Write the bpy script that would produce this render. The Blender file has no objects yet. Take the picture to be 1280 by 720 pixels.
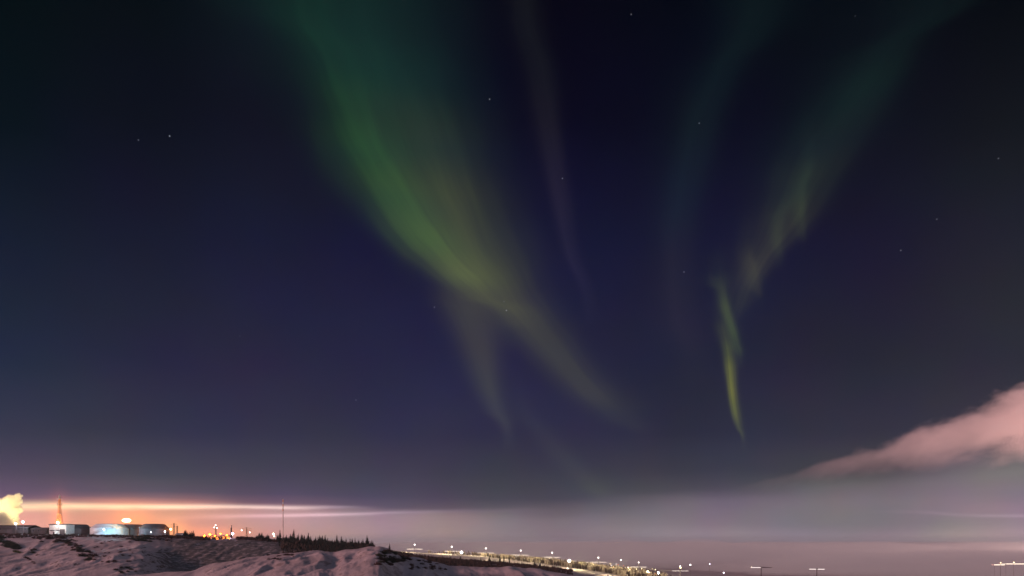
import bpy, bmesh, math, random
import numpy as np
from mathutils import Vector, Matrix, noise as mnoise

R = math.radians
random.seed(7)
rng = np.random.default_rng(7)
S = bpy.context.scene
C = S.collection

# ------------------------------------------------------------------ camera
F = 834.0                       # focal length in pixels of a 1280 px wide frame
HORIZON = 678.0                 # row of eye level; the lens is shifted up, so uprights stay upright
cam_d = bpy.data.cameras.new('camera')
cam_d.sensor_width = 36.0
cam_d.lens = 36.0 * F / 1280.0
cam_d.clip_start = 0.5
cam_d.clip_end = 30000.0
cam = bpy.data.objects.new('camera', cam_d)
C.objects.link(cam)
cam.location = (0, 0, 0)
cam.rotation_euler = (R(90), 0, 0)
cam_d.shift_y = (HORIZON - 360.0) / 1280.0
S.camera = cam
S.view_settings.view_transform = 'Standard'
S.view_settings.look = 'None'
S.view_settings.gamma = 1.0
S.view_settings.use_curve_mapping = False
S.view_settings.exposure = 0.0
S.cycles.use_denoising = True
S.cycles.volume_bounces = 3
S.cycles.max_bounces = 6
S.cycles.volume_step_rate = 2.0
S.cycles.volume_max_steps = 128
S.cycles.sample_clamp_indirect = 4.0

# eye level is z = 0.  A measured pixel of the photograph -> slope dz/dy and x/y of a ray
def slope(py):
    return (HORIZON - py) / F
def side(px, py=680.0):
    return (px - 640.0) / F
def at(px, py, Y):
    return Vector((side(px, py) * Y, Y, slope(py) * Y))
def azel(px, py):
    d = Vector((side(px, py), 1.0, slope(py))).normalized()
    return math.degrees(math.atan2(d.x, d.y)), math.degrees(math.asin(d.z))
def mpp(Y):                     # metres covered by one photo pixel at distance Y
    return Y / F

def s2l(c):
    return tuple((v / 255 / 12.92) if v / 255 <= 0.04045 else ((v / 255 + 0.055) / 1.055) ** 2.4 for v in c)

# ------------------------------------------------------------------ node expression helper
class G:
    def __init__(self, tree): self.t = tree; self.n = tree.nodes; self.l = tree.links
    def put(self, sock, v):
        if isinstance(v, V): self.l.new(v.s, sock)
        elif isinstance(v, bpy.types.NodeSocket): self.l.new(v, sock)
        elif v is not None:
            if hasattr(sock.default_value, '__len__') and not hasattr(v, '__len__'): v = (v,) * len(sock.default_value)
            if hasattr(v, '__len__') and len(v) == 3 and len(sock.default_value) == 4: v = tuple(v) + (1.0,)
            sock.default_value = v
    def math(self, op, a, b=None, c=None, clamp=False):
        m = self.n.new('ShaderNodeMath'); m.operation = op; m.use_clamp = clamp
        self.put(m.inputs[0], a)
        if b is not None: self.put(m.inputs[1], b)
        if c is not None: self.put(m.inputs[2], c)
        return V(self, m.outputs[0])
    def vmath(self, op, a, b=None, scale=None, out=0):
        m = self.n.new('ShaderNodeVectorMath'); m.operation = op
        self.put(m.inputs[0], a)
        if b is not None: self.put(m.inputs[1], b)
        if scale is not None: self.put(m.inputs['Scale'], scale)
        return V(self, m.outputs[out])
    def xyz(self, x, y, z):
        m = self.n.new('ShaderNodeCombineXYZ')
        for i, v in enumerate((x, y, z)): self.put(m.inputs[i], v)
        return V(self, m.outputs[0])
    def sep(self, v):
        m = self.n.new('ShaderNodeSeparateXYZ'); self.put(m.inputs[0], v)
        return [V(self, o) for o in m.outputs]
    def noise(self, vec, scale, detail=2.0, rough=0.5, out='Fac'):
        m = self.n.new('ShaderNodeTexNoise'); self.put(m.inputs['Vector'], vec)
        m.inputs['Scale'].default_value = scale; m.inputs['Detail'].default_value = detail
        m.inputs['Roughness'].default_value = rough
        return V(self, m.outputs[out])
    def curve(self, x, pts, lo, hi):
        """value(x) through pts, x in [lo, hi] degrees, values any"""
        vs = [p[1] for p in pts]; a, b = min(vs), max(vs)
        if b - a < 1e-9: b = a + 1.0
        m = self.n.new('ShaderNodeFloatCurve')
        self.put(m.inputs['Value'], (x - lo) * (1.0 / (hi - lo)))
        cu = m.mapping.curves[0]
        P = sorted(((p[0] - lo) / (hi - lo), (p[1] - a) / (b - a)) for p in pts)
        P = [(min(1, max(0, u)), v) for u, v in P]
        if P[0][0] > 0: P.insert(0, (0.0, P[0][1]))
        if P[-1][0] < 1: P.append((1.0, P[-1][1]))
        cu.points[0].location = P[0]; cu.points[1].location = P[-1]
        for q in P[1:-1]: cu.points.new(*q)
        for q in cu.points: q.handle_type = 'AUTO_CLAMPED'
        m.mapping.update()
        return V(self, m.outputs[0]) * (b - a) + a
    def ramp(self, x, stops, lo, hi, mode='LINEAR'):
        m = self.n.new('ShaderNodeValToRGB'); self.put(m.inputs[0], (x - lo) * (1.0 / (hi - lo)))
        r = m.color_ramp; r.interpolation = mode
        st = sorted(((p - lo) / (hi - lo), c) for p, c in stops)
        st = [(min(1, max(0, p)), c) for p, c in st]
        r.elements[0].position = st[0][0]; r.elements[0].color = (*st[0][1], 1)
        r.elements[1].position = st[-1][0]; r.elements[1].color = (*st[-1][1], 1)
        for p, c in st[1:-1]:
            e = r.elements.new(p); e.color = (*c, 1)
        return V(self, m.outputs[0])
    def mixc(self, f, a, b):
        m = self.n.new('ShaderNodeMix'); m.data_type = 'RGBA'
        self.put(m.inputs[0], f); self.put(m.inputs[6], a); self.put(m.inputs[7], b)
        return V(self, m.outputs[2])
    def smooth(self, x, a, b):
        m = self.n.new('ShaderNodeMapRange'); m.interpolation_type = 'SMOOTHSTEP'
        self.put(m.inputs[0], x); m.inputs[1].default_value = a; m.inputs[2].default_value = b
        return V(self, m.outputs[0])
class V:
    def __init__(self, g, s): self.g = g; self.s = s
    def __add__(self, o): return self.g.math('ADD', self, o)
    def __radd__(self, o): return self.g.math('ADD', self, o)
    def __sub__(self, o): return self.g.math('SUBTRACT', self, o)
    def __rsub__(self, o): return self.g.math('SUBTRACT', o, self)
    def __mul__(self, o): return self.g.math('MULTIPLY', self, o)
    def __rmul__(self, o): return self.g.math('MULTIPLY', self, o)
    def __truediv__(self, o): return self.g.math('DIVIDE', self, o)

# ------------------------------------------------------------------ world: night sky with aurora
W = bpy.data.worlds.new('World'); S.world = W; W.use_nodes = True
g = G(W.node_tree)
for n in list(g.n): g.n.remove(n)
tc = g.n.new('ShaderNodeTexCoord')
D = g.vmath('NORMALIZE', tc.outputs['Generated'])
dx, dy, dz = g.sep(D)
az = g.math('ARCTAN2', dx, dy) * (180 / math.pi)
el = g.math('ARCSINE', dz) * (180 / math.pi)
ELO, EHI = -6.0, 50.0
sky_v = g.xyz(az, el, 0.0)

# gentle undulation of the glow layers near the horizon
und = (g.noise(g.xyz(az * 0.045, el * 0.5, 3.0), 1.0, 3.0, 0.55) - 0.5)
und2 = (g.noise(g.xyz(az * 0.16, el * 1.5, 9.0), 1.0, 2.0, 0.5) - 0.5)
elw = el + (und * 0.9 + und2 * 0.35) * g.smooth(el, 14.0, 2.0)

SKY = {   # photo column: [(row, colour seen there)]
 0:   [(0,(1,12,18)),(150,(3,16,26)),(300,(20,27,50)),(450,(34,40,66)),(540,(54,54,80)),(590,(78,68,92)),(618,(100,80,104)),(628,(150,110,120)),(634,(232,180,150)),(642,(232,165,145)),(655,(238,170,150)),(675,(225,160,150)),(700,(150,120,125))],
 170: [(0,(3,10,18)),(150,(9,14,28)),(300,(22,24,46)),(450,(36,37,64)),(540,(52,50,76)),(590,(72,64,88)),(614,(96,78,100)),(622,(140,100,112)),(630,(205,135,125)),(638,(235,160,135)),(650,(240,158,130)),(668,(245,165,125)),(700,(150,120,125))],
 330: [(0,(10,20,28)),(150,(14,16,34)),(300,(24,24,52)),(450,(38,36,66)),(540,(50,48,74)),(590,(68,62,84)),(618,(82,72,96)),(628,(110,88,105)),(636,(190,150,148)),(650,(205,160,158)),(668,(220,165,150)),(700,(150,120,125))],
 500: [(0,(8,14,26)),(150,(10,12,34)),(300,(20,20,54)),(450,(36,34,68)),(540,(48,46,74)),(590,(62,58,80)),(622,(72,66,88)),(634,(92,80,98)),(644,(152,130,138)),(665,(168,142,145)),(685,(165,138,140)),(700,(140,122,125))],
 690: [(0,(3,3,18)),(150,(6,6,30)),(300,(20,20,54)),(450,(34,32,66)),(540,(44,42,70)),(590,(56,54,74)),(622,(66,62,80)),(636,(92,82,96)),(652,(124,109,121)),(680,(136,115,126)),(700,(125,110,118))],
 880: [(0,(1,5,18)),(150,(6,8,28)),(300,(20,20,50)),(450,(32,32,58)),(540,(42,42,64)),(590,(58,56,74)),(612,(76,72,86)),(632,(112,103,115)),(652,(126,117,126)),(668,(138,128,135)),(690,(144,131,138)),(705,(132,122,128))],
 1080:[(0,(3,9,20)),(150,(10,12,28)),(300,(24,22,48)),(450,(38,36,54)),(540,(50,48,66)),(585,(66,60,76)),(606,(108,96,108)),(630,(122,109,120)),(655,(122,112,121)),(668,(136,120,131)),(690,(148,128,136)),(705,(132,118,128))],
 1280:[(0,(3,8,16)),(150,(16,20,28)),(300,(34,34,46)),(450,(44,44,58)),(540,(60,56,70)),(590,(128,115,130)),(615,(130,116,134)),(640,(150,126,144)),(655,(146,130,140)),(675,(178,152,155)),(695,(192,165,160)),(710,(165,145,150))],
}
keys = sorted(SKY)
sky = None
for i, k in enumerate(keys):
    st = []
    for py, c in SKY[k]:
        st.append((azel(k, py)[1], s2l(c)))
    zen = tuple(v * 0.7 for v in st[0][1]); st.append((EHI, zen)); st.append((ELO, s2l((120, 105, 112))))
    r = g.ramp(elw, st, ELO, EHI)
    if sky is None: sky = r
    else:
        a0 = azel(keys[i - 1], 640)[0]; a1 = azel(k, 640)[0]
        sky = g.mixc(g.smooth(az, a0, a1), sky, r)
# broad, weak colour mottling of the air glow
mot = g.noise(g.vmath('MULTIPLY', sky_v, (0.10, 0.12, 1.0)), 1.0, 3.0, 0.6, 'Color')
motv = g.vmath('ADD', g.vmath('SCALE', mot, scale=0.55), (0.72, 0.72, 0.74))
sky = g.vmath('MULTIPLY', sky, motv)
sky = g.vmath('MULTIPLY', sky, g.mixc(g.smooth(el, 3.4, 5.0), (1.0, 1.0, 1.0), (0.92, 1.01, 0.90)))

def add(col):
    global sky
    sky = g.vmath('ADD', sky, col)

# aurora curtains.  each: (px, py, width left, width right, colour it adds)
def curtain(pts, rays=0.35, seed=0.0, rscale=1.6, wob=0.25):
    E, A, WL, WR, CO = [], [], [], [], []
    for px, py, wl, wr, c in pts:
        a, e = azel(px, py); a2, _ = azel(px + wr, py); a1, _ = azel(px - wl, py)
        E.append(e); A.append(a); WL.append(a - a1); WR.append(a2 - a); CO.append(s2l(c))
    cen = g.curve(el, list(zip(E, A)), ELO, EHI)
    wl = g.curve(el, list(zip(E, WL)), ELO, EHI)
    wr = g.curve(el, list(zip(E, WR)), ELO, EHI)
    lowest, highest = min(E), max(E)
    st = list(zip(E, CO))
    if highest < 43: st.append((highest + 2.5, (0, 0, 0)))
    st.append((lowest - 0.8, (0, 0, 0)))
    col = g.ramp(el, st, ELO, EHI, 'EASE')
    wobn = (g.noise(g.xyz(az * 0.12, el * 0.10, seed + 5.0), 1.0, 2.0) - 0.5) * (2 * wob)
    d = (az - cen)
    left = g.math('LESS_THAN', d, 0.0)
    w = wl * left + wr * (1.0 - left)
    u = d / w + wobn
    gau = g.math('EXPONENT', u * u * -1.0)
    ray = g.noise(g.xyz(u * rscale, el * 0.05, seed), 1.0, 3.0, 0.6)
    f = gau * (ray * (2 * rays) + (1.0 - rays))
    add(g.vmath('SCALE', col, scale=f))

curtain([(380,0,74,60,(6,28,16)),(408,60,64,60,(9,34,19)),(438,130,56,54,(16,44,19)),(462,190,50,50,(27,59,22)),(493,240,46,45,(40,68,23)),
         (532,295,40,40,(55,78,24)),(570,340,34,38,(60,72,23)),(603,373,26,30,(42,46,16)),(640,402,20,24,(20,20,8))], 0.6, 1.0, 2.4, 0.7)
curtain([(470,0,95,78,(8,28,22)),(505,90,84,66,(12,36,26)),(540,180,70,62,(34,48,28)),(570,250,54,58,(54,60,24)),(606,320,46,46,(58,62,22)),(647,388,36,36,(54,55,20)),
         (692,440,30,34,(47,48,17)),(737,488,27,31,(42,42,15)),(774,525,22,28,(20,20,9)),(800,550,14,20,(4,4,1))], 0.45, 11.0, 2.2, 0.5)
curtain([(572,350,28,32,(30,30,12)),(582,390,26,34,(50,50,20)),(597,440,21,25,(48,47,20)),(608,480,17,18,(44,45,22)),(620,515,12,14,(38,40,26)),(634,552,7,9,(16,18,14))], 0.3, 21.0)
curtain([(655,0,18,20,(14,16,14)),(672,80,18,20,(14,16,14)),(686,170,16,15,(22,20,20)),(698,240,13,14,(24,20,24)),(714,320,9,10,(18,15,22)),(736,400,6,8,(6,5,8))], 0.45, 31.0)
curtain([(945,0,52,44,(6,17,14)),(905,80,46,38,(6,18,15)),(872,160,38,32,(8,20,18)),(852,250,28,28,(8,20,20)),(842,330,24,26,(18,16,14)),(850,400,24,26,(18,14,10)),(866,470,20,20,(6,5,4))], 0.45, 41.0, 1.6, 0.5)
curtain([(1180,0,100,60,(4,13,11)),(1115,55,78,42,(6,18,14)),(1086,110,66,34,(10,27,20)),(1046,170,68,40,(15,27,22)),(1018,225,58,32,(26,34,20)),(984,285,44,26,(36,38,18)),
         (948,335,26,16,(42,42,22)),(930,375,20,14,(28,30,14)),(920,410,14,12,(8,10,4))], 0.6, 51.0, 2.8, 0.6)
curtain([(898,335,16,14,(12,14,5)),(903,362,8,7,(36,42,14)),(909,388,7,6,(50,60,18)),(916,412,6,6,(50,62,20)),(921,432,7,6,(40,50,16)),(925,452,5,5,(14,18,6))], 0.6, 61.0, 2.8, 0.5)
curtain([(902,392,10,8,(18,20,6)),(905,418,8,7,(40,44,12)),(909,440,6,7,(58,64,14)),(911,462,5,7,(84,88,16)),(914,488,4,6,(94,96,16)),(918,512,4,6,(80,84,18)),(924,536,3,5,(50,54,16)),(929,555,2,3,(14,18,8))], 0.6, 66.0, 2.8, 0.6)
curtain([(1012,190,14,9,(6,12,8)),(1006,225,13,8,(18,28,16)),(1003,260,11,7,(26,34,16)),(1004,292,8,5,(18,22,10)),(1006,306,6,4,(3,4,2))], 0.4, 72.0, 2.0, 0.4)
curtain([(985,235,13,9,(4,8,4)),(974,268,12,8,(20,28,14)),(972,300,10,6,(26,32,14)),(975,326,7,5,(10,14,6))], 0.4, 75.0, 2.0, 0.4)
curtain([(934,295,14,8,(8,10,2)),(941,330,14,7,(32,32,14)),(948,362,9,5,(26,26,10)),(951,378,6,4,(4,6,2))], 0.2, 71.0)
curtain([(650,480,14,14,(6,6,8)),(676,540,16,18,(18,20,14)),(712,580,16,20,(20,22,12)),(742,612,14,22,(26,28,12)),(752,626,12,20,(4,4,2))], 0.3, 81.0)

# thin lit cloud streaks low over the plant
def streak(pts, seed):
    A, E, WD, CO = [], [], [], []
    for px, py, w, c in pts:
        a, e = azel(px, py); A.append(a); E.append(e); WD.append(w / F * 57.3); CO.append(s2l(c))
    lo, hi = -50.0, 50.0
    cen = g.curve(az, list(zip(A, E)), lo, hi)
    wd = g.curve(az, list(zip(A, WD)), lo, hi)
    col = g.ramp(az, list(zip(A, CO)), lo, hi, 'LINEAR')
    n = (g.noise(g.xyz(az * 0.35, el * 2.2, seed), 1.0, 3.0, 0.6) - 0.5)
    u = (el - cen + n * 0.12) / wd
    add(g.vmath('SCALE', col, scale=g.math('EXPONENT', u * u * -1.0) * (n * 0.7 + 1.0)))
streak([(-60,636,3.5,(150,150,110)),(0,634,4.0,(200,185,130)),(60,632,3.8,(225,195,140)),(130,633,3.2,(235,200,150)),(220,633.5,2.8,(225,200,165)),(300,633.5,2.3,(195,175,160)),(360,634.5,2.2,(185,165,158)),
        (420,634,1.8,(120,105,115)),(450,634,1.6,(60,55,60)),(480,634.5,1.5,(0,0,0))], 2.0)
streak([(180,648,3.0,(0,0,0)),(250,646,3.0,(90,70,60)),(320,645,2.2,(150,120,125)),(400,643.5,2.2,(165,138,145)),(450,642.5,2.0,(140,118,126)),(520,640,2.2,(80,70,80)),(600,638.5,3.0,(50,42,50)),(700,638,3.5,(0,0,0))], 4.0)
streak([(60,623,2.5,(0,0,0)),(150,626,3.0,(110,60,50)),(240,628,3.0,(90,50,48)),(300,629,2.5,(0,0,0))], 6.0)
streak([(1080,640,2.0,(0,0,0)),(1200,644,1.6,(60,48,56)),(1300,645,1.6,(96,84,90)),(1400,645,2,(70,60,60))], 8.0)
streak([(560,662,9,(0,0,0)),(700,664,9,(20,14,16)),(840,667,8,(46,46,48)),(960,668,7,(40,36,40)),(1080,672,6,(36,30,34)),(1180,674,9,(60,54,52)),(1300,684,16,(60,58,50))], 10.0)
# light pollution domes over the plant
def dome(px, py, wx, wy, c):
    a, e = azel(px, py); k = 57.3 / F
    u = (az - a) * (1 / (wx * k)); v = (el - e) * (1 / (wy * k))
    add(g.vmath('SCALE', s2l(c), scale=g.math('EXPONENT', (u * u + v * v) * -1.0)))
dome(165, 652, 20, 13, (200, 105, 0))
dome(74, 650, 8, 20, (170, 75, 0))
dome(262, 668, 42, 7, (200, 90, 10))
dome(215, 662, 14, 10, (200, 120, 20))
dome(10, 662, 50, 14, (120, 70, 50))

# stars
for px, py, b in [(173,175,.35),(212,170,.8),(612,124,.5),(703,223,.5),(874,154,.4),(789,18,.25),(855,340,.5),(1126,313,.4),(1171,274,.35),(543,384,.4),(633,388,.6),(445,500,.35),(1248,198,.3),(630,377,.15),(1069,20,.12),(300,420,.1)]:
    dv = Vector((side(px, py), 1.0, slope(py))).normalized()
    q = g.vmath('DISTANCE', D, tuple(dv), out='Value') * (1 / 0.00062)
    add(g.vmath('SCALE', (0.55 * b, 0.58 * b, 0.66 * b), scale=g.math('EXPONENT', q * q * -1.0)))

# unseen pink town glow added behind and beside the viewer lights snow and fog
town = g.ramp(el, [(-6, (0.26, 0.24, 0.27)), (6, (0.32, 0.29, 0.33)), (20, (0.20, 0.19, 0.25)), (50, (0.04, 0.04, 0.07))], ELO, EHI)
side_f = g.smooth(g.math('ABSOLUTE', az), 50.0, 85.0)
sky = g.mixc(side_f, sky, town)
TOWN = town
# physical twilight remnant
st = g.n.new('ShaderNodeTexSky'); st.sky_type = 'NISHITA'; st.sun_disc = False
st.sun_elevation = R(-9.0); st.sun_rotation = R(-70)
sky = g.vmath('ADD', sky, g.vmath('SCALE', st.outputs[0], scale=0.05))
bgn = g.n.new('ShaderNodeBackground'); g.put(bgn.inputs[0], sky); bgn.inputs[1].default_value = 1.0
out = g.n.new('ShaderNodeOutputWorld'); g.l.new(bgn.outputs[0], out.inputs[0])
W.cycles.sampling_method = 'MANUAL'; W.cycles.sample_map_resolution = 1024

# glow of the plant from the left: one soft low lamp
sun_d = bpy.data.lights.new('sun', 'SUN'); sun_d.energy = 2.15; sun_d.angle = R(8); sun_d.color = (1.0, 0.46, 0.42)
sun = bpy.data.objects.new('sun', sun_d); C.objects.link(sun)
SAZ, SEL = R(-112), R(14)
sv = Vector((math.sin(SAZ) * math.cos(SEL), math.cos(SAZ) * math.cos(SEL), math.sin(SEL)))
sun.rotation_euler = sv.to_track_quat('Z', 'Y').to_euler()

# ------------------------------------------------------------------ materials
MATS = {}
def mat(name, col, rough=0.7, metal=0.0, var=0.25, vscale=1.5, bump=0.0, emis=None, es=0.0):
    if name in MATS: return MATS[name]
    m = bpy.data.materials.new(name); m.use_nodes = True; q = G(m.node_tree)
    b = q.n['Principled BSDF']
    tc = q.n.new('ShaderNodeTexCoord')
    n = q.noise(tc.outputs['Object'], vscale, 4.0, 0.6)
    c1 = tuple(v * (1 - var) for v in col); c2 = tuple(min(1, v * (1 + var)) for v in col)
    q.put(b.inputs['Base Color'], q.mixc(q.smooth(n, .3, .7), c1, c2))
    b.inputs['Roughness'].default_value = rough; b.inputs['Metallic'].default_value = metal
    if bump:
        bp = q.n.new('ShaderNodeBump'); bp.inputs['Strength'].default_value = bump; q.put(bp.inputs['Height'], n)
        q.l.new(bp.outputs[0], b.inputs['Normal'])
    if emis:
        b.inputs['Emission Color'].default_value = (*emis, 1); b.inputs['Emission Strength'].default_value = es
    MATS[name] = m
    return m
M_needle = mat('spruce_needles', (0.035, 0.045, 0.035), 0.8, vscale=0.8)
M_bark = mat('bark', (0.06, 0.045, 0.04), 0.9)
M_twig = mat('twigs', (0.07, 0.05, 0.04), 0.9)
M_twigg = mat('frosted_twigs', (0.09, 0.10, 0.06), 0.9)
M_frost = mat('hoar_frost_twigs', (0.50, 0.47, 0.38), 0.8)
_q = G(M_frost.node_tree); _b = _q.n['Principled BSDF']; _t = _q.n.new('ShaderNodeBsdfTranslucent'); _m = _q.n.new('ShaderNodeMixShader')
_t.inputs[0].default_value = (0.55, 0.50, 0.40, 1); _m.inputs[0].default_value = 0.5
_q.l.new(_b.outputs[0], _m.inputs[1]); _q.l.new(_t.outputs[0], _m.inputs[2]); _q.l.new(_m.outputs[0], _q.n['Material Output'].inputs[0])
M_wall = mat('white_cladding', (0.75, 0.74, 0.72), 0.6, vscale=0.6, var=.12)
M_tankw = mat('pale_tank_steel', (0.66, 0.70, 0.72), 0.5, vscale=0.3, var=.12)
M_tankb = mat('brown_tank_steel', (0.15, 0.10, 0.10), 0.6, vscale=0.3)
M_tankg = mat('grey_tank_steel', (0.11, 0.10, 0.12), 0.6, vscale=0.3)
M_dark = mat('dark_cladding', (0.05, 0.055, 0.06), 0.7, vscale=0.4)
M_roofd = mat('dark_roof', (0.09, 0.08, 0.09), 0.8)
M_snowroof = mat('roof_snow', (0.7, 0.7, 0.74), 0.7, var=.08)
M_steel = mat('galvanised_steel', (0.22, 0.22, 0.23), 0.5, 0.6)
M_red = mat('red_mast_paint', (0.75, 0.28, 0.08), 0.6)
M_white = mat('white_mast_paint', (0.7, 0.65, 0.6), 0.6)
M_glass = mat('dark_glass', (0.03, 0.035, 0.05), 0.15)
M_conc_hazed = mat('hazed_stack_concrete', (0.8, 0.66, 0.64), 0.85, vscale=0.05)  # pale pink haze of the sky put into the shaft colour
def lampmat(name, col, s): return mat(name, tuple(min(1, c) for c in col), 0.4, emis=col, es=s)
E_white = lampmat('lit_white', (1.0, 0.96, 0.90), 6)
E_cool = lampmat('lit_cool', (0.82, 0.92, 1.0), 7)
E_warm = lampmat('lit_warm', (1.0, 0.80, 0.42), 5)
E_sod = lampmat('lit_sodium', (1.0, 0.27, 0.03), 1.7)
E_violet = lampmat('lit_violet', (0.85, 0.75, 1.0), 4)
E_bar = lampmat('lit_bar', (1.0, 0.95, 0.88), 1.1)

# ------------------------------------------------------------------ mesh helpers
def link(name, bm, m, parent=None, smooth=False):
    me = bpy.data.meshes.new(name); bm.to_mesh(me); bm.free()
    if smooth:
        for p in me.polygons: p.use_smooth = True
    for mm in (m if isinstance(m, (list, tuple)) else [m]): me.materials.append(mm)
    o = bpy.data.objects.new(name, me); C.objects.link(o)
    if parent: o.parent = parent
    return o
def thing(name, label, cat, loc, rz=0.0, group=None):
    o = bpy.data.objects.new(name, None); C.objects.link(o); o.location = loc; o.rotation_euler = (0, 0, rz)
    o.empty_display_size = 0.5
    o['label'] = label; o['category'] = cat
    if group: o['group'] = group
    return o
def tag(o, label, cat, group=None):
    o['label'] = label; o['category'] = cat
    if group: o['group'] = group
    return o
def copy_tree(root):
    r = root.copy(); C.objects.link(r)
    for ch in list(root.children):
        c = ch.copy(); C.objects.link(c); c.parent = r
        for gg in list(ch.children):
            d = gg.copy(); C.objects.link(d); d.parent = c
    return r
def box(bm, x0, x1, y0, y1, z0, z1):
    v = [bm.verts.new((x, y, z)) for x in (x0, x1) for y in (y0, y1) for z in (z0, z1)]
    for f in ((0,1,3,2),(4,6,7,5),(0,4,5,1),(2,3,7,6),(0,2,6,4),(1,5,7,3)): bm.faces.new([v[i] for i in f])
def tube(bm, p, q, r0, r1=None, n=6, cap=True):
    p, q = Vector(p), Vector(q); r1 = r0 if r1 is None else r1
    d = (q - p).normalized(); a = d.orthogonal().normalized(); b = d.cross(a)
    A, B = [], []
    for i in range(n):
        t = 2 * math.pi * i / n; e = a * math.cos(t) + b * math.sin(t)
        A.append(bm.verts.new(p + e * r0)); B.append(bm.verts.new(q + e * r1))
    for i in range(n): bm.faces.new((A[i], A[(i+1)%n], B[(i+1)%n], B[i]))
    if cap: bm.faces.new(A[::-1]); bm.faces.new(B)
def lathe(bm, prof, n=32):
    rings = []
    for r, z in prof:
        if r < 1e-4: rings.append([bm.verts.new((0, 0, z))])
        else: rings.append([bm.verts.new((r*math.cos(2*math.pi*i/n), r*math.sin(2*math.pi*i/n), z)) for i in range(n)])
    for A, B in zip(rings, rings[1:]):
        for i in range(n):
            j = (i + 1) % n
            if len(A) == 1 and len(B) == 1: continue
            if len(A) == 1: bm.faces.new((A[0], B[j], B[i]))
            elif len(B) == 1: bm.faces.new((A[i], A[j], B[0]))
            else: bm.faces.new((A[i], A[j], B[j], B[i]))
def ball(bm, c, r, sub=2, sc=(1,1,1)):
    res = bmesh.ops.create_icosphere(bm, subdivisions=sub, radius=r)
    for v in res['verts']: v.co = Vector((v.co.x*sc[0], v.co.y*sc[1], v.co.z*sc[2])) + Vector(c)
def point_lamp(loc, watts, col, rad=0.5, parent=None):
    d = bpy.data.lights.new('lamp_or_fill_light', 'POINT'); d.energy = watts; d.color = col; d.shadow_soft_size = rad
    o = bpy.data.objects.new('lamp_or_fill_light', d); C.objects.link(o); o.location = loc
    if parent: o.parent = parent
    return o

# ------------------------------------------------------------------ terrain
K = [-900,-500,-200,0,60,100,150,175,200,215,240,270,300,330,350,400,418,430,450,462,475,490,505,525,550,562,610,640,670,700,720,760,830,900,1000,1300,2200]
def col(d):
    ks = sorted(d); return np.interp(K, ks, [d[k] for k in ks])
crest = col({-900:790,-200:770,0:748,100:732,150:722,200:716,240:712,255:707,270:702,300:698,330:695,350:692,400:688,418:690.5,430:687,450:685.5,462:681.8,475:681.5,490:689,505:697,512:697,525:698,550:704,562:709,610:710.5,625:710,640:708.5,655:708.5,670:712,700:716,720:719,760:727,830:745,1300:800,2200:820})
rim = col({-900:655,-200:664,0:667.5,60:668,100:668.5,150:669.5,200:670.5,240:672,270:674.5,290:671.5,330:675,350:677,400:680,430:682,462:683,480:688,500:693,525:697,550:700,610:704,650:707,700:713,760:722,830:735,1300:770,2200:790})
road = col({-900:672,0:674,330:682,450:686,518:690.5,565:692,608:694.5,651:699,690:702,748:710,798:716,850:724,950:740,1300:750,2200:750})
sl = lambda arr, Y: np.array([slope(v) for v in arr]) * Y
roadY = col({-900:1000,330:1150,450:1200,518:1200,565:1150,608:1080,651:1000,690:930,748:840,798:760,850:660,950:480,1300:480,2200:480})
mid_z = col({-900:-20,0:-14,60:-13,100:-11,150:-9.5,175:-10,200:-13.5,240:-15,270:-14,350:-12,430:-9,475:-9,520:-12,600:-17,700:-22,1300:-40,2200:-40})
face_z = col({-900:-12,0:-9,60:-7.5,100:-5.5,150:-4.0,175:-4.5,200:-8,215:-11.5,240:-12.5,300:-12.5,380:-9,430:-8,475:-7,520:-10,600:-15,700:-21,1300:-40,2200:-40})
rows = []
kY = [-400, 0, 15, 60, 120, 195, 225, 262, 325, 402, 470, None, 1600, 2600, 12000]
cz = [np.full(len(K), -14.0), np.full(len(K), -1.7), np.full(len(K), -2.6), np.full(len(K), -8.5),
      sl(crest, 195) - 5.0 + np.interp(K, [0, 600, 1300], [1.5, 0, -6]), sl(crest, 195), sl(crest, 195) - 3.0, mid_z, face_z, sl(rim, 402), sl(rim, 402) + np.interp(K, [300, 480, 600], [0.3, -2, -4]),
      None, np.interp(K, [0, 300, 500, 2200], [-5, -25, -60, -60]), np.full(len(K), -60.0), np.full(len(K), -60.0)]
cz[11] = np.array([slope(v) for v in road]) * roadY
cY = [np.full(len(K), y, float) if y is not None else roadY for y in kY]
cY = np.array(cY); cz = np.array(cz)
# the road bench must stay between its neighbours in depth
cY[11] = np.clip(cY[11], 500, 1500)
cols_px = np.concatenate([np.linspace(-900, -40, 60, endpoint=False), np.linspace(-40, 780, 560, endpoint=False), np.linspace(780, 1360, 130, endpoint=False), np.linspace(1360, 2200, 40)])
Ys = np.concatenate([np.linspace(-400, 0, 12, endpoint=False), np.linspace(0, 60, 14, endpoint=False), np.linspace(60, 150, 30, endpoint=False), np.linspace(150, 430, 190, endpoint=False),
                     np.linspace(430, 640, 50, endpoint=False), np.linspace(640, 1400, 70, endpoint=False), np.linspace(1400, 4000, 24, endpoint=False), np.linspace(4000, 12000, 8)])
def sm_interp(arr):       # smooth interpolation across the columns
    a = np.interp(cols_px, K, arr); k = np.ones(5) / 5
    return np.convolve(np.pad(a, 2, 'edge'), k, 'valid')
cYc = np.array([sm_interp(r) for r in cY]); czc = np.array([sm_interp(r) for r in cz])
aS = np.array([side(p, 685) for p in cols_px])
Z = np.zeros((len(Ys), len(cols_px)))
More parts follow.
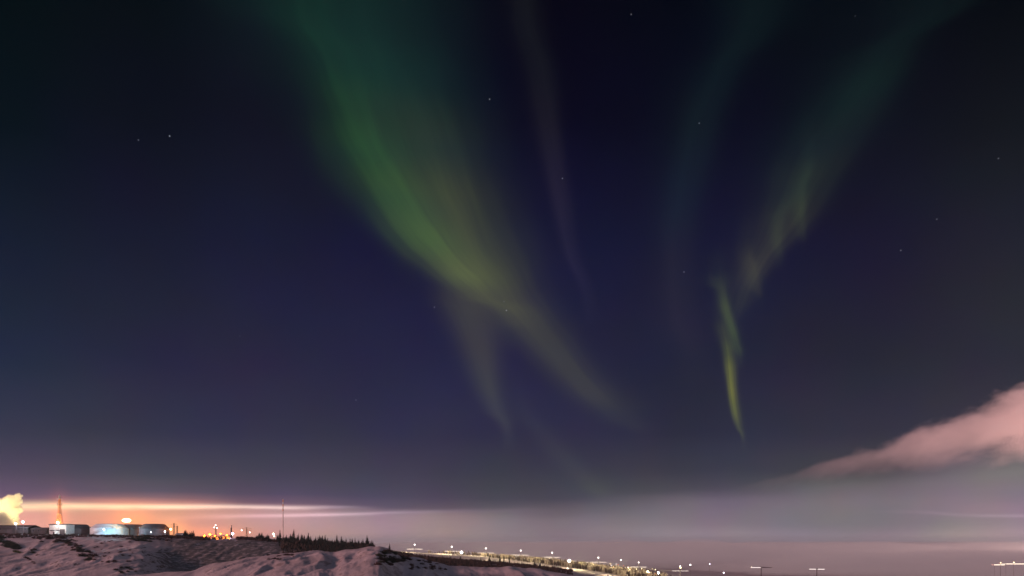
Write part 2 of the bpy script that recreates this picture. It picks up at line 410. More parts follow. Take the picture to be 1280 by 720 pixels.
for j in range(len(cols_px)):
    yy, zz = cYc[:, j], czc[:, j]
    i = np.clip(np.searchsorted(yy, Ys, side='right') - 1, 0, len(yy) - 2)
    t = np.clip((Ys - yy[i]) / (yy[i+1] - yy[i]), 0, 1)
    t = 0.45 * t + 0.55 * (t * t * (3 - 2 * t))
    Z[:, j] = zz[i] * (1 - t) + zz[i+1] * t
X = np.outer(np.maximum(Ys, 60), aS)
def relief(x, y):
    big = mnoise.fractal(Vector((x*0.02, y*0.02, 1.3)), 1.0, 2.1, 3)
    w = Vector((x*0.085 + big, y*0.030, 4.0))
    gull = mnoise.ridged_multi_fractal(w, 0.9, 2.1, 4, 1.0, 2.0) - 1.2
    fine = mnoise.fractal(Vector((x*0.22, y*0.22, 7.0)), 0.8, 2.2, 3)
    fur = mnoise.ridged_multi_fractal(Vector((x*0.26 + big*1.5, y*0.035, 11.0)), 0.9, 2.1, 3, 1.0, 2.0) - 1.2
    return big, gull + 0.26*fur, fine*0.25
for i, y in enumerate(Ys):
    amp = np.interp(y, [40, 110, 330, 395, 415, 700, 1500, 3000], [0.1, 1.0, 1.0, .35, .2, .5, .8, 1.0])
    if y < 20: amp = 0.1
    for j in range(len(cols_px)):
        b, gl, f = relief(X[i, j], y)
        cr = 1 - 0.6 * math.exp(-((y - 195) / 14) ** 2)
        Z[i, j] += amp * (1.0 * b * cr + 1.15 * gl * cr + 0.40 * f)
nx, ny = len(cols_px), len(Ys)
verts = np.stack([X, np.repeat(Ys[:, None], nx, 1), Z], -1).reshape(-1, 3)
faces = [(i*nx+j, i*nx+j+1, (i+1)*nx+j+1, (i+1)*nx+j) for i in range(ny-1) for j in range(nx-1)]
me = bpy.data.meshes.new('snow_ground'); me.from_pydata(verts.tolist(), [], faces)
for p in me.polygons: p.use_smooth = True
ground = bpy.data.objects.new('snow_ground', me); C.objects.link(ground); ground['kind'] = 'structure'
def gz(x, y):
    """ground height at x, y"""
    a = x / max(y, 60)
    j = np.searchsorted(aS, a) - 1; i = np.searchsorted(Ys, y) - 1
    j = min(max(j, 0), nx-2); i = min(max(i, 0), ny-2)
    u = (a - aS[j]) / (aS[j+1] - aS[j]); v = (y - Ys[i]) / (Ys[i+1] - Ys[i])
    return float((Z[i,j]*(1-u)+Z[i,j+1]*u)*(1-v) + (Z[i+1,j]*(1-u)+Z[i+1,j+1]*u)*v)
def onground(px, Y, py=680):
    x = side(px, py) * Y
    return Vector((x, Y, gz(x, Y)))

m = bpy.data.materials.new('snow'); m.use_nodes = True; q = G(m.node_tree); b = q.n['Principled BSDF']
geo = q.n.new('ShaderNodeNewGeometry'); P = V(q, geo.outputs['Position']); nz = q.sep(geo.outputs['Normal'])[2]
n1 = q.noise(P, 0.05, 5.0, 0.6); n2 = q.noise(P, 0.35, 5.0, 0.65); n3 = q.noise(q.vmath('MULTIPLY', P, (1.0, 0.25, 1.6)), 0.9, 4.0, 0.7)
snowc = q.mixc(q.smooth(n1, .35, .65), (0.46, 0.42, 0.44), (0.60, 0.55, 0.58))
px_, py_, pz_ = q.sep(P)
steep = q.smooth(nz, 0.985, 0.90)
dirt = q.smooth(n2 * 0.6 + n3 * 0.4 + steep * 0.10, 0.57, 0.66) * (steep * 0.75 + 0.10)
near_l = q.smooth(px_, -40.0, -95.0) * q.smooth(py_, 240, 300) * q.smooth(py_, 480, 410)
dirt = q.math('MULTIPLY', dirt, near_l * 0.75 + 0.65, clamp=True)
ratio = q.math('DIVIDE', px_, py_)          # shade of the hollow under the rim, put into the ground colour
hol_shade = q.smooth(ratio + (n1 - .5) * .10, -.545, -.50) * q.smooth(ratio + (n1 - .5) * .06, -.27, -.31) * q.smooth(py_, 218, 226) * q.smooth(py_ + (n2 - .5) * 60.0, 412, 392)
ground_c = q.mixc(hol_shade * q.smooth(n2, .25, .55), snowc, (0.10, 0.11, 0.115))
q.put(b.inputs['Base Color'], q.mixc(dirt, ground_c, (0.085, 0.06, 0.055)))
b.inputs['Roughness'].default_value = 0.75
bp = q.n.new('ShaderNodeBump'); bp.inputs['Strength'].default_value = 0.45; bp.inputs['Distance'].default_value = 0.5
q.put(bp.inputs['Height'], n2 + n3 * 0.6); q.l.new(bp.outputs[0], b.inputs['Normal'])
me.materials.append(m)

# ------------------------------------------------------------------ haze: one even box of air
hb = bmesh.new(); box(hb, -8000, 8000, -600, 12500, -90, 64)
hm = bpy.data.materials.new('haze_air'); hm.use_nodes = True; q = G(hm.node_tree); q.n.remove(q.n['Principled BSDF'])
pv = q.n.new('ShaderNodeVolumePrincipled'); pv.inputs['Color'].default_value = (0.70, 0.92, 1.0, 1); pv.inputs['Density'].default_value = 0.00008
q.l.new(pv.outputs[0], q.n['Material Output'].inputs['Volume'])
haze = link('haze', hb, hm); haze['kind'] = 'stuff'

# fog lying in the valley to the right
def fog_bank(name, x0, x1, y0, y1, z0, z1, dens, col=(0.88, 0.975, 1.0)):
    bm = bmesh.new(); N = 40; top = []; 
    for i in range(N+1):
        for j in range(N+1):
            u, v = i/N, j/N; x = x0+(x1-x0)*u; y = y0+(y1-y0)*v
            e = min(1, 6*min(u, 1-u)) * min(1, 8*min(v, 1-v))
            z = z0 + (z1-z0) * (e**0.5) * (1 + 0.35 * mnoise.fractal(Vector((x*.004, y*.003, 2)), 1, 2, 3)) + 0.3
            top.append((bm.verts.new((x, y, z)), bm.verts.new((x, y, z0))))
    T = lambda i, j: top[i*(N+1)+j]
    for i in range(N):
        for j in range(N):
            bm.faces.new((T(i,j)[0], T(i+1,j)[0], T(i+1,j+1)[0], T(i,j+1)[0]))
            bm.faces.new((T(i,j)[1], T(i,j+1)[1], T(i+1,j+1)[1], T(i+1,j)[1]))
    for i in range(N):
        for (A, B) in (((i,0),(i+1,0)), ((i+1,N),(i,N)), ((0,i+1),(0,i)), ((N,i),(N,i+1))):
            bm.faces.new((T(*A)[1], T(*B)[1], T(*B)[0], T(*A)[0]))
    mm = bpy.data.materials.new(name); mm.use_nodes = True; q = G(mm.node_tree); q.n.remove(q.n['Principled BSDF'])
    pv = q.n.new('ShaderNodeVolumePrincipled'); pv.inputs['Color'].default_value = (*col, 1); pv.inputs['Density'].default_value = dens
    q.l.new(pv.outputs[0], q.n['Material Output'].inputs['Volume'])
    o = link(name, bm, mm); o['kind'] = 'stuff'; return o
fog_bank('fog_bank', -1500, 5000, 1350, 8000, -70, -4, 0.003)
fog_bank('low_mist', 198, 3200, 440, 1340, -75, -19, 0.006)

def hit(px, py, y0=100.0, y1=900.0):
    """the point where the line of sight through a measured photo position meets the ground"""
    a, s = side(px, py), slope(py); y = y0
    while y < y1:
        if gz(a*y, y) >= s*y: return Vector((a*y, y, gz(a*y, y)))
        y += 1.0
    return Vector((a*y1, y1, gz(a*y1, y1)))

# ------------------------------------------------------------------ storage tanks and sheds on the left rim
TY = 425.0
U = mpp(TY)
def tank(px, hw, top, label, m_shell, m_roof, Y, flat=0.62):
    r = hw * mpp(Y); p = onground(px, Y); top_z = slope(top) * Y; h = top_z - p.z; sh = h * 0.38
    t = thing('storage_tank', label, 'storage tank', p, 0, 'storage tanks on the rim')
    bm = bmesh.new(); lathe(bm, [(r, -2), (r, h - sh)], 48)
    for k in range(1, 5):
        z = (h - sh) * k / 5; lathe(bm, [(r, z-.05), (r+.06, z-.05), (r+.06, z+.05), (r, z+.05)], 48)
    link('shell', bm, m_shell, t)
    bm = bmesh.new(); lathe(bm, [(r+.12, h-sh-.15), (r+.12, h-sh), (r*(flat+.1), h-.25), (r*flat, h), (0, h+.15)], 48)
    link('roof', bm, m_roof, t)
    bm = bmesh.new(); n = 28
    for i in range(n):
        a = 2*math.pi*i/n; c, s = math.cos(a)*(r+.1), math.sin(a)*(r+.1); a2 = 2*math.pi*(i+1)/n; c2, s2 = math.cos(a2)*(r+.1), math.sin(a2)*(r+.1)
        tube(bm, (c, s, h-sh), (c, s, h-sh+1.0), .035, n=4)
        tube(bm, (c, s, h-sh+1.0), (c2, s2, h-sh+1.0), .035, n=4)
    link('railing', bm, M_steel, t)
    bm = bmesh.new(); k = 26
    for i in range(k):
        a = -2.3 + 1.5*i/k; z = (h-sh)*i/k
        c, s = math.cos(a), math.sin(a)
        tube(bm, (c*r, s*r, z), (c*(r+.8), s*(r+.8), z), .05, n=4)
        tube(bm, (c*(r+.8), s*(r+.8), z), (c*(r+.8), s*(r+.8), z+1), .03, n=4)
        a2 = -2.3 + 1.5*(i+1)/k
        tube(bm, (c*(r+.8), s*(r+.8), z), (math.cos(a2)*(r+.8), math.sin(a2)*(r+.8), z+(h-sh)/k), .06, n=4)
        tube(bm, (c*(r+.8), s*(r+.8), z+1), (math.cos(a2)*(r+.8), math.sin(a2)*(r+.8), z+1+(h-sh)/k), .04, n=4)
    link('stair', bm, M_steel, t)
    return t
tank(97, 15, 655.5, 'brown storage tank with sloping shoulders right of the white shed', M_tankb, M_roofd, 432)
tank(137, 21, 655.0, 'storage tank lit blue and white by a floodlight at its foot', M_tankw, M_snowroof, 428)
tank(166, 13, 655.5, 'grey pink storage tank half hidden between the lit tank and the darkest tank', M_tankb, M_tankb, 440, .7)
tank(193, 17, 655.0, 'dark grey storage tank whose right edge is lit white', M_tankg, M_roofd, 428)

def shed(name, label, px0, px1, top, Y, m, mr, depth, gable=0.0, win=0, door=True, zoff=0, cat='shed', m_win=None):
    u = mpp(Y); w = (px1-px0)*u; p = onground((px0+px1)/2, Y); h = slope(top)*Y - p.z + zoff
    t = thing(name, label, cat, p)
    bm = bmesh.new(); box(bm, -w/2, w/2, -depth/2, depth/2, -2, h-gable); 
    link('wall', bm, m, t)
    bm = bmesh.new(); e = .3
    g0 = h - gable; v = []
    prof = [(-depth/2-e, g0), (0, g0+gable+.02), (depth/2+e, g0), (depth/2+e, g0+.3), (0, g0+gable+.35), (-depth/2-e, g0+.3)]
    A = [bm.verts.new((-w/2-e, y, z)) for y, z in prof]; B = [bm.verts.new((w/2+e, y, z)) for y, z in prof]
    for i in range(6): bm.faces.new((A[i], A[(i+1)%6], B[(i+1)%6], B[i]))
    bm.faces.new((A[0], A[5], A[4], A[1])); bm.faces.new((A[1], A[4], A[3], A[2]))
    bm.faces.new((B[0], B[1], B[4], B[5])); bm.faces.new((B[1], B[2], B[3], B[4]))
    link('roof', bm, mr, t)
    f = -depth/2
    if door:
        bm = bmesh.new(); box(bm, w*.12, w*.12+min(3.4, w*.3), f-.06, f-.01, 0, min(3.4, h*.62)); d = link('door', bm, M_roofd, t)
        bm = bmesh.new(); box(bm, w*.12+.15, w*.12+.4, f-.12, f-.07, 1, 1.15); link('handle', bm, M_steel, d)
    for k in range(win):
        x = -w/2 + w*(k+.5)/win
        if door and abs(x - (w*.12+1.7)) < 2.6: continue
        zc = h*.58
        bm = bmesh.new()
        box(bm, x-.75, x+.75, f-.07, f-.01, zc-.6, zc-.5); box(bm, x-.75, x+.75, f-.07, f-.01, zc+.5, zc+.6)
        box(bm, x-.75, x-.65, f-.07, f-.01, zc-.499, zc+.499); box(bm, x+.65, x+.75, f-.07, f-.01, zc-.499, zc+.499)
        wo = link('window', bm, M_steel, t)
        bm = bmesh.new(); box(bm, x-.649, x+.649, f-.04, f-.01, zc-.499, zc+.499); link('pane', bm, m_win or M_glass, wo)
    return t, h
shed('white_shed', 'white flat roofed shed with a dark doorway, beside the brown tank', 67, 88, 655.5, 420, M_wall, M_roofd, 8, .3, 0)
shed('white_shed', 'tiny white annex at the left foot of the white shed', 65.5, 71, 663, 412, M_wall, M_roofd, 4, .2, 0, cat='annex')
shed('long_shed', 'long dark low shed at the left end of the rim, snow on its foot', -25, 44, 657, 425, M_dark, M_roofd, 12, 1.6, 9)
shed('long_shed', 'lower dark shed between the long shed and the red lattice mast', 45, 64, 660, 422, M_dark, M_roofd, 9, 1.0, 3)
shed('site_hut', 'small hut at the foot of the sodium lit yard, left of the steel stack', 222, 232, 667, 432, M_dark, M_snowroof, 5, .8, 2, cat='hut')
shed('site_hut', 'small hut behind the trees left of the orange lit yard', 276, 288, 669.5, 455, M_dark, M_snowroof, 5, .8, 2, cat='hut')

# ------------------------------------------------------------------ masts
def lattice(bm, h, w0, w1, n, r):
    for s in ((-1,-1),(1,-1),(1,1),(-1,1)):
        tube(bm, (s[0]*w0/2, s[1]*w0/2, 0), (s[0]*w1/2, s[1]*w1/2, h), r, n=4)
    for i in range(n):
        z0, z1 = h*i/n, h*(i+1)/n; a = (w0+(w1-w0)*i/n)/2; b_ = (w0+(w1-w0)*(i+1)/n)/2
        c4 = ((-1,-1),(1,-1),(1,1),(-1,1))
        for k in range(4):
            s, e = c4[k], c4[(k+1)%4]
            tube(bm, (s[0]*a, s[1]*a, z0), (e[0]*b_, e[1]*b_, z1), r*.7, n=3, cap=False)
            tube(bm, (e[0]*a, e[1]*a, z0), (s[0]*b_, s[1]*b_, z1), r*.7, n=3, cap=False)
            tube(bm, (s[0]*b_, s[1]*b_, z1), (e[0]*b_, e[1]*b_, z1), r*.7, n=3, cap=False)
Y = 450; p = onground(74.5, Y); h = slope(618)*Y - p.z
t = thing('lattice_mast', 'tall orange lattice mast rising behind the white shed', 'mast', p)
bm = bmesh.new(); lattice(bm, h*.52, 4.4, 1.6, 6, .11); link('lower_tower', bm, M_red, t)
bm = bmesh.new(); lattice(bm, h*.36, 1.6, .8, 7, .09); bm.transform(Matrix.Translation((0,0,h*.52+.02))); link('upper_tower', bm, M_red, t)
bm = bmesh.new(); box(bm, -1.6, 1.6, -1.6, 1.6, h*.52-.2, h*.52+.0); link('platform', bm, M_white, t); bm = bmesh.new(); box(bm, -1.2, 1.2, -1.2, 1.2, h*.88+.04, h*.88+.3); link('platform', bm, M_white, t)
bm = bmesh.new(); lathe(bm, [(.55, h*.88+.31), (.55, h*.97), (.12, h*.98), (.1, h)], 10); link('beacon_drum', bm, M_white, t)
for k in range(3):
    a = k*2.1; bm = bmesh.new(); box(bm, math.cos(a)*1.4-.2, math.cos(a)*1.4+.2, math.sin(a)*1.4-.2, math.sin(a)*1.4+.2, h*.72, h*.72+1.8); link('antenna', bm, M_white, t)
point_lamp((p.x+1, p.y-7, p.z+6), 20000, (1.0, .5, .14), .5)

def lamp_post(px, py, Y, r, em, label, light=0, lcol=(1,1,1), arms=0, name='lamp_post', oval=1.0, lz=0.0):
    a = at(px, py, Y); g0 = gz(a.x, a.y); h = a.z - g0
    if h < 2: h = 2.5; 
    t = thing(name, label, 'lamp', (a.x, a.y, g0))
    bm = bmesh.new(); tube(bm, (0,0,-.5), (0,0,h-r*.6), .16, .09, 8); link('pole', bm, M_steel, t)
    bm = bmesh.new(); box(bm, -r*.9, r*.9, -.12, .35, h-r*.3, h+r*.3+.1); link('bracket', bm, M_steel, t)
    bm = bmesh.new(); ball(bm, (0, -.15-r*.5, h), r, 2, (oval, .5, 1)); link('lamp_head', bm, em, t)
    if light: point_lamp((0, -r*.6-.7, h+lz), light, lcol, .3, t)
    return t
lamp_post(29.5, 652.5, 418, .8, E_cool, 'cool white yard lamp above the long dark shed', 2500, (.8,.85,1))
lamp_post(20, 654.5, 416, .6, E_cool, 'small white lamp left of the cool white yard lamp', 0)
lamp_post(73, 653.5, 416, .75, E_white, 'white lamp above the roof of the white shed', 1500, (1,.9,.8))
lamp_post(159, 650.5, 424, 1.3, E_warm, 'big yellow white floodlight above the gap between the pale tank and its pink neighbour', 5000, (1,.6,.2), oval=2.3)
lamp_post(130.5, 662.0, 408, .6, E_cool, 'dazzling blue white floodlight at the foot of the pale tank', 0)
lamp_post(189, 668.0, 406, .32, E_white, 'tiny white lamp low in front of the darkest tank', 0)
lamp_post(206.5, 664.5, 416, .4, E_white, 'white floodlight at the right edge of the darkest tank', 1500, (.9,.93,1))
a = at(131, 662, 404); point_lamp((a.x+1, a.y+2, a.z+.8), 8200, (.45, .75, 1.0), .3)
a = at(143, 660, 407); point_lamp((a.x, a.y, a.z+.5), 6000, (.30, .85, 1.0), .3)
a = at(76, 660, 409); point_lamp((a.x, a.y, a.z), 1300, (1, .95, .9), .3)
lamp_post(291.5, 667.2, 415, .75, E_violet, 'violet white lamp beside the thin dark stack', 1800, (.8,.65,1))
lamp_post(342, 667.5, 440, .65, E_warm, 'warm white lamp between the spruces on the rim', 900, (1,.75,.5))
lamp_post(343, 670.2, 436, .5, E_warm, 'small warm lamp just under the warm white lamp', 0)
for i, (px, py, r, lb) in enumerate([(256, 669.5, .5, 'leftmost orange yard lamp above the glowing yard'), (263, 668, .7, 'brightest orange yard lamp in the middle of the glowing yard'), (269, 671, .45, 'lowest orange yard lamp of the glowing yard'),
                                   (276, 667.5, .5, 'orange yard lamp right of the thin pylon'), (284, 668.8, .45, 'orange yard lamp just left of the violet lamp')]):
    lamp_post(px, py, 440, r, E_sod, lb, 11000 if i in (1, 3) else 6000, (1,.24,.02))
lamp_post(214, 661.5, 440, .6, E_warm, 'yellow lamp just right of the darkest tank', 4000, (1,.6,.15))

def pylon(px, top, Y, label, w=1.6, arm=3.0, dots=()):
    a = at(px, top, Y); g0 = gz(a.x, a.y); h = a.z-g0
    t = thing('steel_pylon', label, 'pylon', (a.x, a.y, g0))
    bm = bmesh.new(); lattice(bm, h, w*.7, .35, 6, .07); link('tower', bm, M_steel, t)
    bm = bmesh.new()
    for z in (h*.72, h*.88): tube(bm, (-arm, 0, z), (arm, 0, z), .08, n=4); tube(bm, (-arm, 0, z), (0, 0, z+1), .07, n=4); tube(bm, (arm, 0, z), (0, 0, z+1), .07, n=4)
    link('crossarm', bm, M_steel, t)
    for dxx, dzz in dots:
        bm = bmesh.new(); ball(bm, (dxx, -.3, h+dzz), .38, 1); link('lamp_head', bm, E_white, t)
pylon(217.5, 654, 445, 'thin steel pylon right of the darkest tank', 1.8, 2.4)
pylon(221.5, 657.5, 448, 'shorter steel pylon beside the thin pylon near the tanks', 1.4, 1.0)
pylon(269.8, 657, 450, 'steel pylon with small white lights over the orange yard', 1.5, 1.2, ((0, .3), (-.9, -1.2), (.9, -1.6)))
pylon(308.3, 659.5, 445, 'small steel pylon with wide crossarms right of the violet lamp', 1.4, 3.4, ((-3.2, -1.8), (2.2, -3.2)))

def stack(name, px, top, Y, r0, r1, label, bands, m0, m1, cat='chimney'):
    a = at(px, top, Y); g0 = gz(a.x, a.y) - .5; h = a.z-g0
    t = thing(name, label, cat, (a.x, a.y, g0))
    bm = bmesh.new(); lathe(bm, [(r0, 0), (r1 + (r0-r1)*.25, h*.75), (r1+(r0-r1)*.25, h*.75)], 20); link('shaft', bm, m0, t)
    for k in range(bands):
        z0 = h*(.75 + .25*k/bands); z1 = h*(.75+.25*(k+1)/bands)
        rr = lambda z: r1 + (r0-r1)*(1-z/h)
        bm = bmesh.new(); lathe(bm, [(rr(z0), z0+.01), (rr(z1), z1)], 20); link('paint_band', bm, m1 if k % 2 == 0 else M_white, t)
    bm = bmesh.new(); lathe(bm, [(r1, h+.01), (r1+.25, h+.02), (r1+.25, h+.5), (r1-.3, h+.5), (r1-.3, h-1)], 20); link('rim', bm, M_white, t)
    return t, h
stack('chimney_stack', 353.8, 624.5, 900, .7, .55, 'tall far chimney stack with red and white bands standing alone on the horizon', 5, M_conc_hazed, M_red)
stack('steel_stack', 289, 657.5, 430, .55, .42, 'thin dark stack just left of the violet white lamp', 2, M_roofd, M_roofd)

# orange lit snow heaps in the yard
def heap(px, w, h_, Y, label):
    p = onground(px, Y); bm = bmesh.new()
    res = bmesh.ops.create_icosphere(bm, subdivisions=4, radius=1)
    for v in bm.verts:
        f = 1 + .25*mnoise.fractal(v.co*1.8 + Vector((px,0,0)), 1, 2, 3); v.co = Vector((v.co.x*w*f, v.co.y*3.5*f, max(v.co.z, -.3)*h_*f))
    o = link('snow_heap', bm, me.materials[0], smooth=True); o.location = p; tag(o, label, 'snow heap', 'snow heaps in the lit yard')
heap(254, 5, 2.0, 446, 'left snow heap glowing orange in the yard')
heap(268, 6, 2.6, 450, 'largest snow heap glowing orange under the pylon')
heap(282, 5, 2.2, 447, 'right snow heap glowing orange beside the dark stack')

# ------------------------------------------------------------------ spruces
def spruce_protos():
    out = []
    for s in range(6):
        r = random.Random(100+s); H = 1.0
        cb = bmesh.new(); n = 17
        for k in range(n):
            z = .10 + .88*k/n; rad = (.27 - .06*s/5)*(1-z)**.85 + .012; rad *= r.uniform(.7, 1.2)
            m_ = 9 if k < 10 else 6
            for j in range(m_):
                if r.random() < .13: continue
                a = 6.283*j/m_ + r.uniform(-.4, .4); L = rad*r.uniform(.65, 1.15); dr = L*r.uniform(.25, .65)
                c, s_ = math.cos(a), math.sin(a); wd = L*.30
                base = Vector((c*.01, s_*.01, z+.02)); tip = Vector((c*L, s_*L, z-dr)); pr = Vector((-s_, c, 0))
                mid = base.lerp(tip, .55)
                vs = [cb.verts.new(base), cb.verts.new(mid+pr*wd+Vector((0,0,-.012))), cb.verts.new(tip), cb.verts.new(mid-pr*wd+Vector((0,0,-.012)))]
                cb.faces.new(vs)
                vs = [cb.verts.new(base), cb.verts.new(mid+Vector((0,0,.02))), cb.verts.new(tip), cb.verts.new(mid-Vector((0,0,wd*.9)))]
                cb.faces.new(vs)
        tube(cb, (0,0,.93), (0,0,1.0), .008, .002, 4)
        tb = bmesh.new(); tube(tb, (0,0,-.06), (0,0,.9), .022, .006, 6)
        out.append((cb, tb))
    res = []
    for cb, tb in out:
        mc = bpy.data.meshes.new('crown'); cb.to_mesh(mc); cb.free(); mc.materials.append(M_needle)
        mt = bpy.data.meshes.new('trunk'); tb.to_mesh(mt); tb.free(); mt.materials.append(M_bark); res.append((mc, mt))
    return res
SP = spruce_protos(); spn = 0
def spruce(px, Y, H, label, group, leanr=.04, wide=1.0):
    global spn
    p = onground(px, Y); t = thing('spruce_tree', label, 'tree', p, random.uniform(0, 6.28), group)
    t.rotation_euler.x = random.uniform(-leanr, leanr); t.scale = (H*wide, H*wide, H)
    mc, mt = SP[spn % 6]; spn += 1
    for nm, md in (('trunk', mt), ('crown', mc)):
        o = bpy.data.objects.new(nm, md); C.objects.link(o); o.parent = t
rr = random.Random(5)
G1 = 'spruces in the dense dark row along the rim'; L1 = 'dark spruce in the dense row along the rim right of the warm white lamp'
for k in range(185):
    px = 346 + 122*(k+rr.random())/185; Y = rr.uniform(318 if px > 372 else 380, 415)
    big = np.interp(px, [344, 365, 400, 430, 462, 480], [3.6, 5.0, 6.2, 5.8, 4.4, 3.6]); spruce(px, Y, big*rr.uniform(.5, 1.22), L1, G1)
spruce(367, 405, 8.2, 'tallest spruce on the rim, standing clear right of the warm white lamp', G1)
spruce(350, 400, 7.2, 'pointed spruce immediately right of the warm white lamp', G1)
spruce(459, 392, 6.8, 'broad spruce at the right end of the dense row', G1, .02, 1.3)
for k in range(16): spruce(320+17*(k+rr.random())/16, rr.uniform(395, 420), rr.uniform(2.6, 5.0), 'spruce in the small clump left of the warm white lamp', 'spruces in the clump left of the warm lamp', .06, 1.4)
for k in range(14): spruce(229+13*(k+rr.random())/14, rr.uniform(400, 420), rr.uniform(2.5, 5.2), 'spruce in the clump between the dark tank and the orange yard', 'spruces in the clump left of the orange yard', .06, 1.3)
for k in range(8): spruce(248+38*(k+rr.random())/8, rr.uniform(402, 416), rr.uniform(1.6, 2.8), 'low spruce silhouetted against the orange yard', 'spruces in front of the orange yard', .1, 1.8)
for k in range(30):
    px = 468 + 52*(k+rr.random())/30; spruce(px, rr.uniform(215, 395), rr.uniform(1.6, 3.4) * (1 if px < 500 else .8), 'small spruce on the slope falling away right of the snowy mound', 'spruces on the slope right of the mound', .12, 1.2)
spruce(487, 380, 6.0, 'lone taller spruce on the slope just right of the snowy mound', 'spruces on the slope right of the mound')
for k in range(46):
    px = 520 + 175*(k+rr.random())/46; spruce(px, rr.uniform(330, 520), rr.uniform(2.2, 4.4), 'dark spruce in the belt below the row of road lamps', 'spruces in the belt below the road lamps', .08, 1.1)
for k, (px, H) in enumerate([(612, 6.0), (625, 6.8), (630, 5.6), (637, 5.0)]): spruce(px, 420, H, 'taller spruce rising into the lit scrub between the third and fourth road lamps', 'tall spruces between the third and fourth road lamps')

# ------------------------------------------------------------------ shrubs
def bush_mesh(seed, mt, n=150, leaf=.05):
    r = random.Random(seed); bm = bmesh.new()
    for k in range(n):
        a = r.uniform(0, 6.283); e = math.acos(r.uniform(.05, 1)); L = r.uniform(.55, 1.05)
        d = Vector((math.cos(a)*math.sin(e), math.sin(a)*math.sin(e), math.cos(e)*.9))
        b0 = Vector((r.uniform(-.15,.15), r.uniform(-.15,.15), -.1)); tip = b0 + d*L; sd = d.orthogonal().normalized()*.02
        bm.faces.new((bm.verts.new(b0+sd), bm.verts.new(b0-sd), bm.verts.new(tip)))
        for q_ in range(4):
            c = b0.lerp(tip, r.uniform(.45, 1)); u = Vector((r.uniform(-1,1), r.uniform(-1,1), r.uniform(-1,1))).normalized()*leaf*r.uniform(.6,1.8); v = u.orthogonal()*.6
            bm.faces.new([bm.verts.new(c+u), bm.verts.new(c+v), bm.verts.new(c-u), bm.verts.new(c-v)])
    md = bpy.data.meshes.new('shrub'); bm.to_mesh(md); bm.free(); md.materials.append(mt); return md
M_leaf1 = mat('dry_shrub_leaves', (0.045, 0.055, 0.035), 0.9)
M_leaf2 = mat('yellow_green_leaves', (0.16, 0.17, 0.035), 0.9)
M_leaf3 = mat('red_brown_twigs', (0.075, 0.04, 0.035), 0.9)
BD = [bush_mesh(i, M_leaf1) for i in range(3)]; BR = [bush_mesh(10+i, M_leaf3) for i in range(3)]; BY = [bush_mesh(20, M_leaf2)]
def shrub(px, py, r_, md, label, group):
    p = hit(px, py); r_ *= 1.5; o = bpy.data.objects.new('shrub', md); C.objects.link(o); o.location = p
    o.rotation_euler = (0, 0, rr.uniform(0, 6.28)); o.scale = (r_*rr.uniform(1, 1.5), r_, r_*rr.uniform(.75, 1.1)); tag(o, label, 'shrub', group)
for k in range(34):
    u = rr.random(); shrub(-4 + 26*u + rr.uniform(-2, 2), 673 + 15*u + rr.uniform(-4, 4), rr.uniform(.8, 1.7), BD[k%3], 'dark green shrub in the thicket at the left edge of the slope', 'shrubs in the left edge thicket')
shrub(21, 690.5, 1.3, BY[0], 'yellow green shrub at the lower end of the left edge thicket', 'shrubs in the left edge thicket')
shrub(25, 691.5, .9, BY[0], 'small yellow green shrub just right of the larger yellow green one', 'shrubs in the left edge thicket')
for k in range(6): shrub(42+rr.uniform(-3,3), 690+rr.uniform(-3,3), rr.uniform(.5, 1.0), BD[k%3], 'small shrub in the loose clump right of the yellow green shrubs', 'shrubs in the small clump')
shrub(48, 694, .6, BD[1], 'small dark shrub standing alone below the small clump', 'lone shrubs on the left slope')
for k in range(7): shrub(31+k*2+rr.uniform(-1,1), 697.5+k*1.2+rr.uniform(-1,1), rr.uniform(.45, .8), BR[k%3], 'red brown brush under the yellow green shrubs', 'brush under the yellow green shrubs')
for k in range(30): shrub(48+38*rr.random(), 669.5+rr.uniform(0, 9), rr.uniform(.6, 1.3), BR[k%3], 'red brown brush on the slope directly under the white shed', 'brush under the white shed')
for k in range(60):
    u = rr.random(); shrub(72+44*u+rr.uniform(-6,6), 671+27*u+rr.uniform(-6,6), rr.uniform(.6, 1.4), (BD+BR)[k%6], 'dark shrub in the diagonal belt running down the slope under the brown tank', 'shrubs in the diagonal belt')
for k in range(26): shrub(165+26*rr.random(), 668.5+rr.uniform(0, 9), rr.uniform(.7, 1.5), BD[k%3], 'dark shrub in the thicket under the two right hand tanks', 'shrubs under the right hand tanks')
for k in range(26): shrub(118+50*rr.random(), 674+rr.uniform(0, 30), rr.uniform(.4, .8), BR[k%3], 'sparse brown twig clump on the snow below the pale tank', 'brown twigs below the pale tank')
for k in range(9): shrub(138+34*rr.random(), 713+rr.uniform(-3, 6), rr.uniform(.4, .9), BD[k%3], 'dark shrub in the hollow at the foot of the left slope', 'shrubs in the hollow')
for k in range(16): shrub(330+40*rr.random(), 690+rr.uniform(0, 10), rr.uniform(.25, .55), BR[k%3], 'tiny twig clump on the front ridge under the spruce row', 'twigs on the front ridge')
for k in range(60):
    u = rr.random(); shrub(472+38*u+rr.uniform(-3,3), 689+18*rr.random(), rr.uniform(.35, .9), (BD+BR)[k%6], 'dark shrub on the shaded flank of the snowy mound', 'shrubs on the flank of the mound')
for k in range(26): shrub(512+48*rr.random(), 701+rr.uniform(0, 12), rr.uniform(.3, .6), BR[k%3], 'twig clump on the low snow hummock right of the mound', 'twigs on the low hummock')

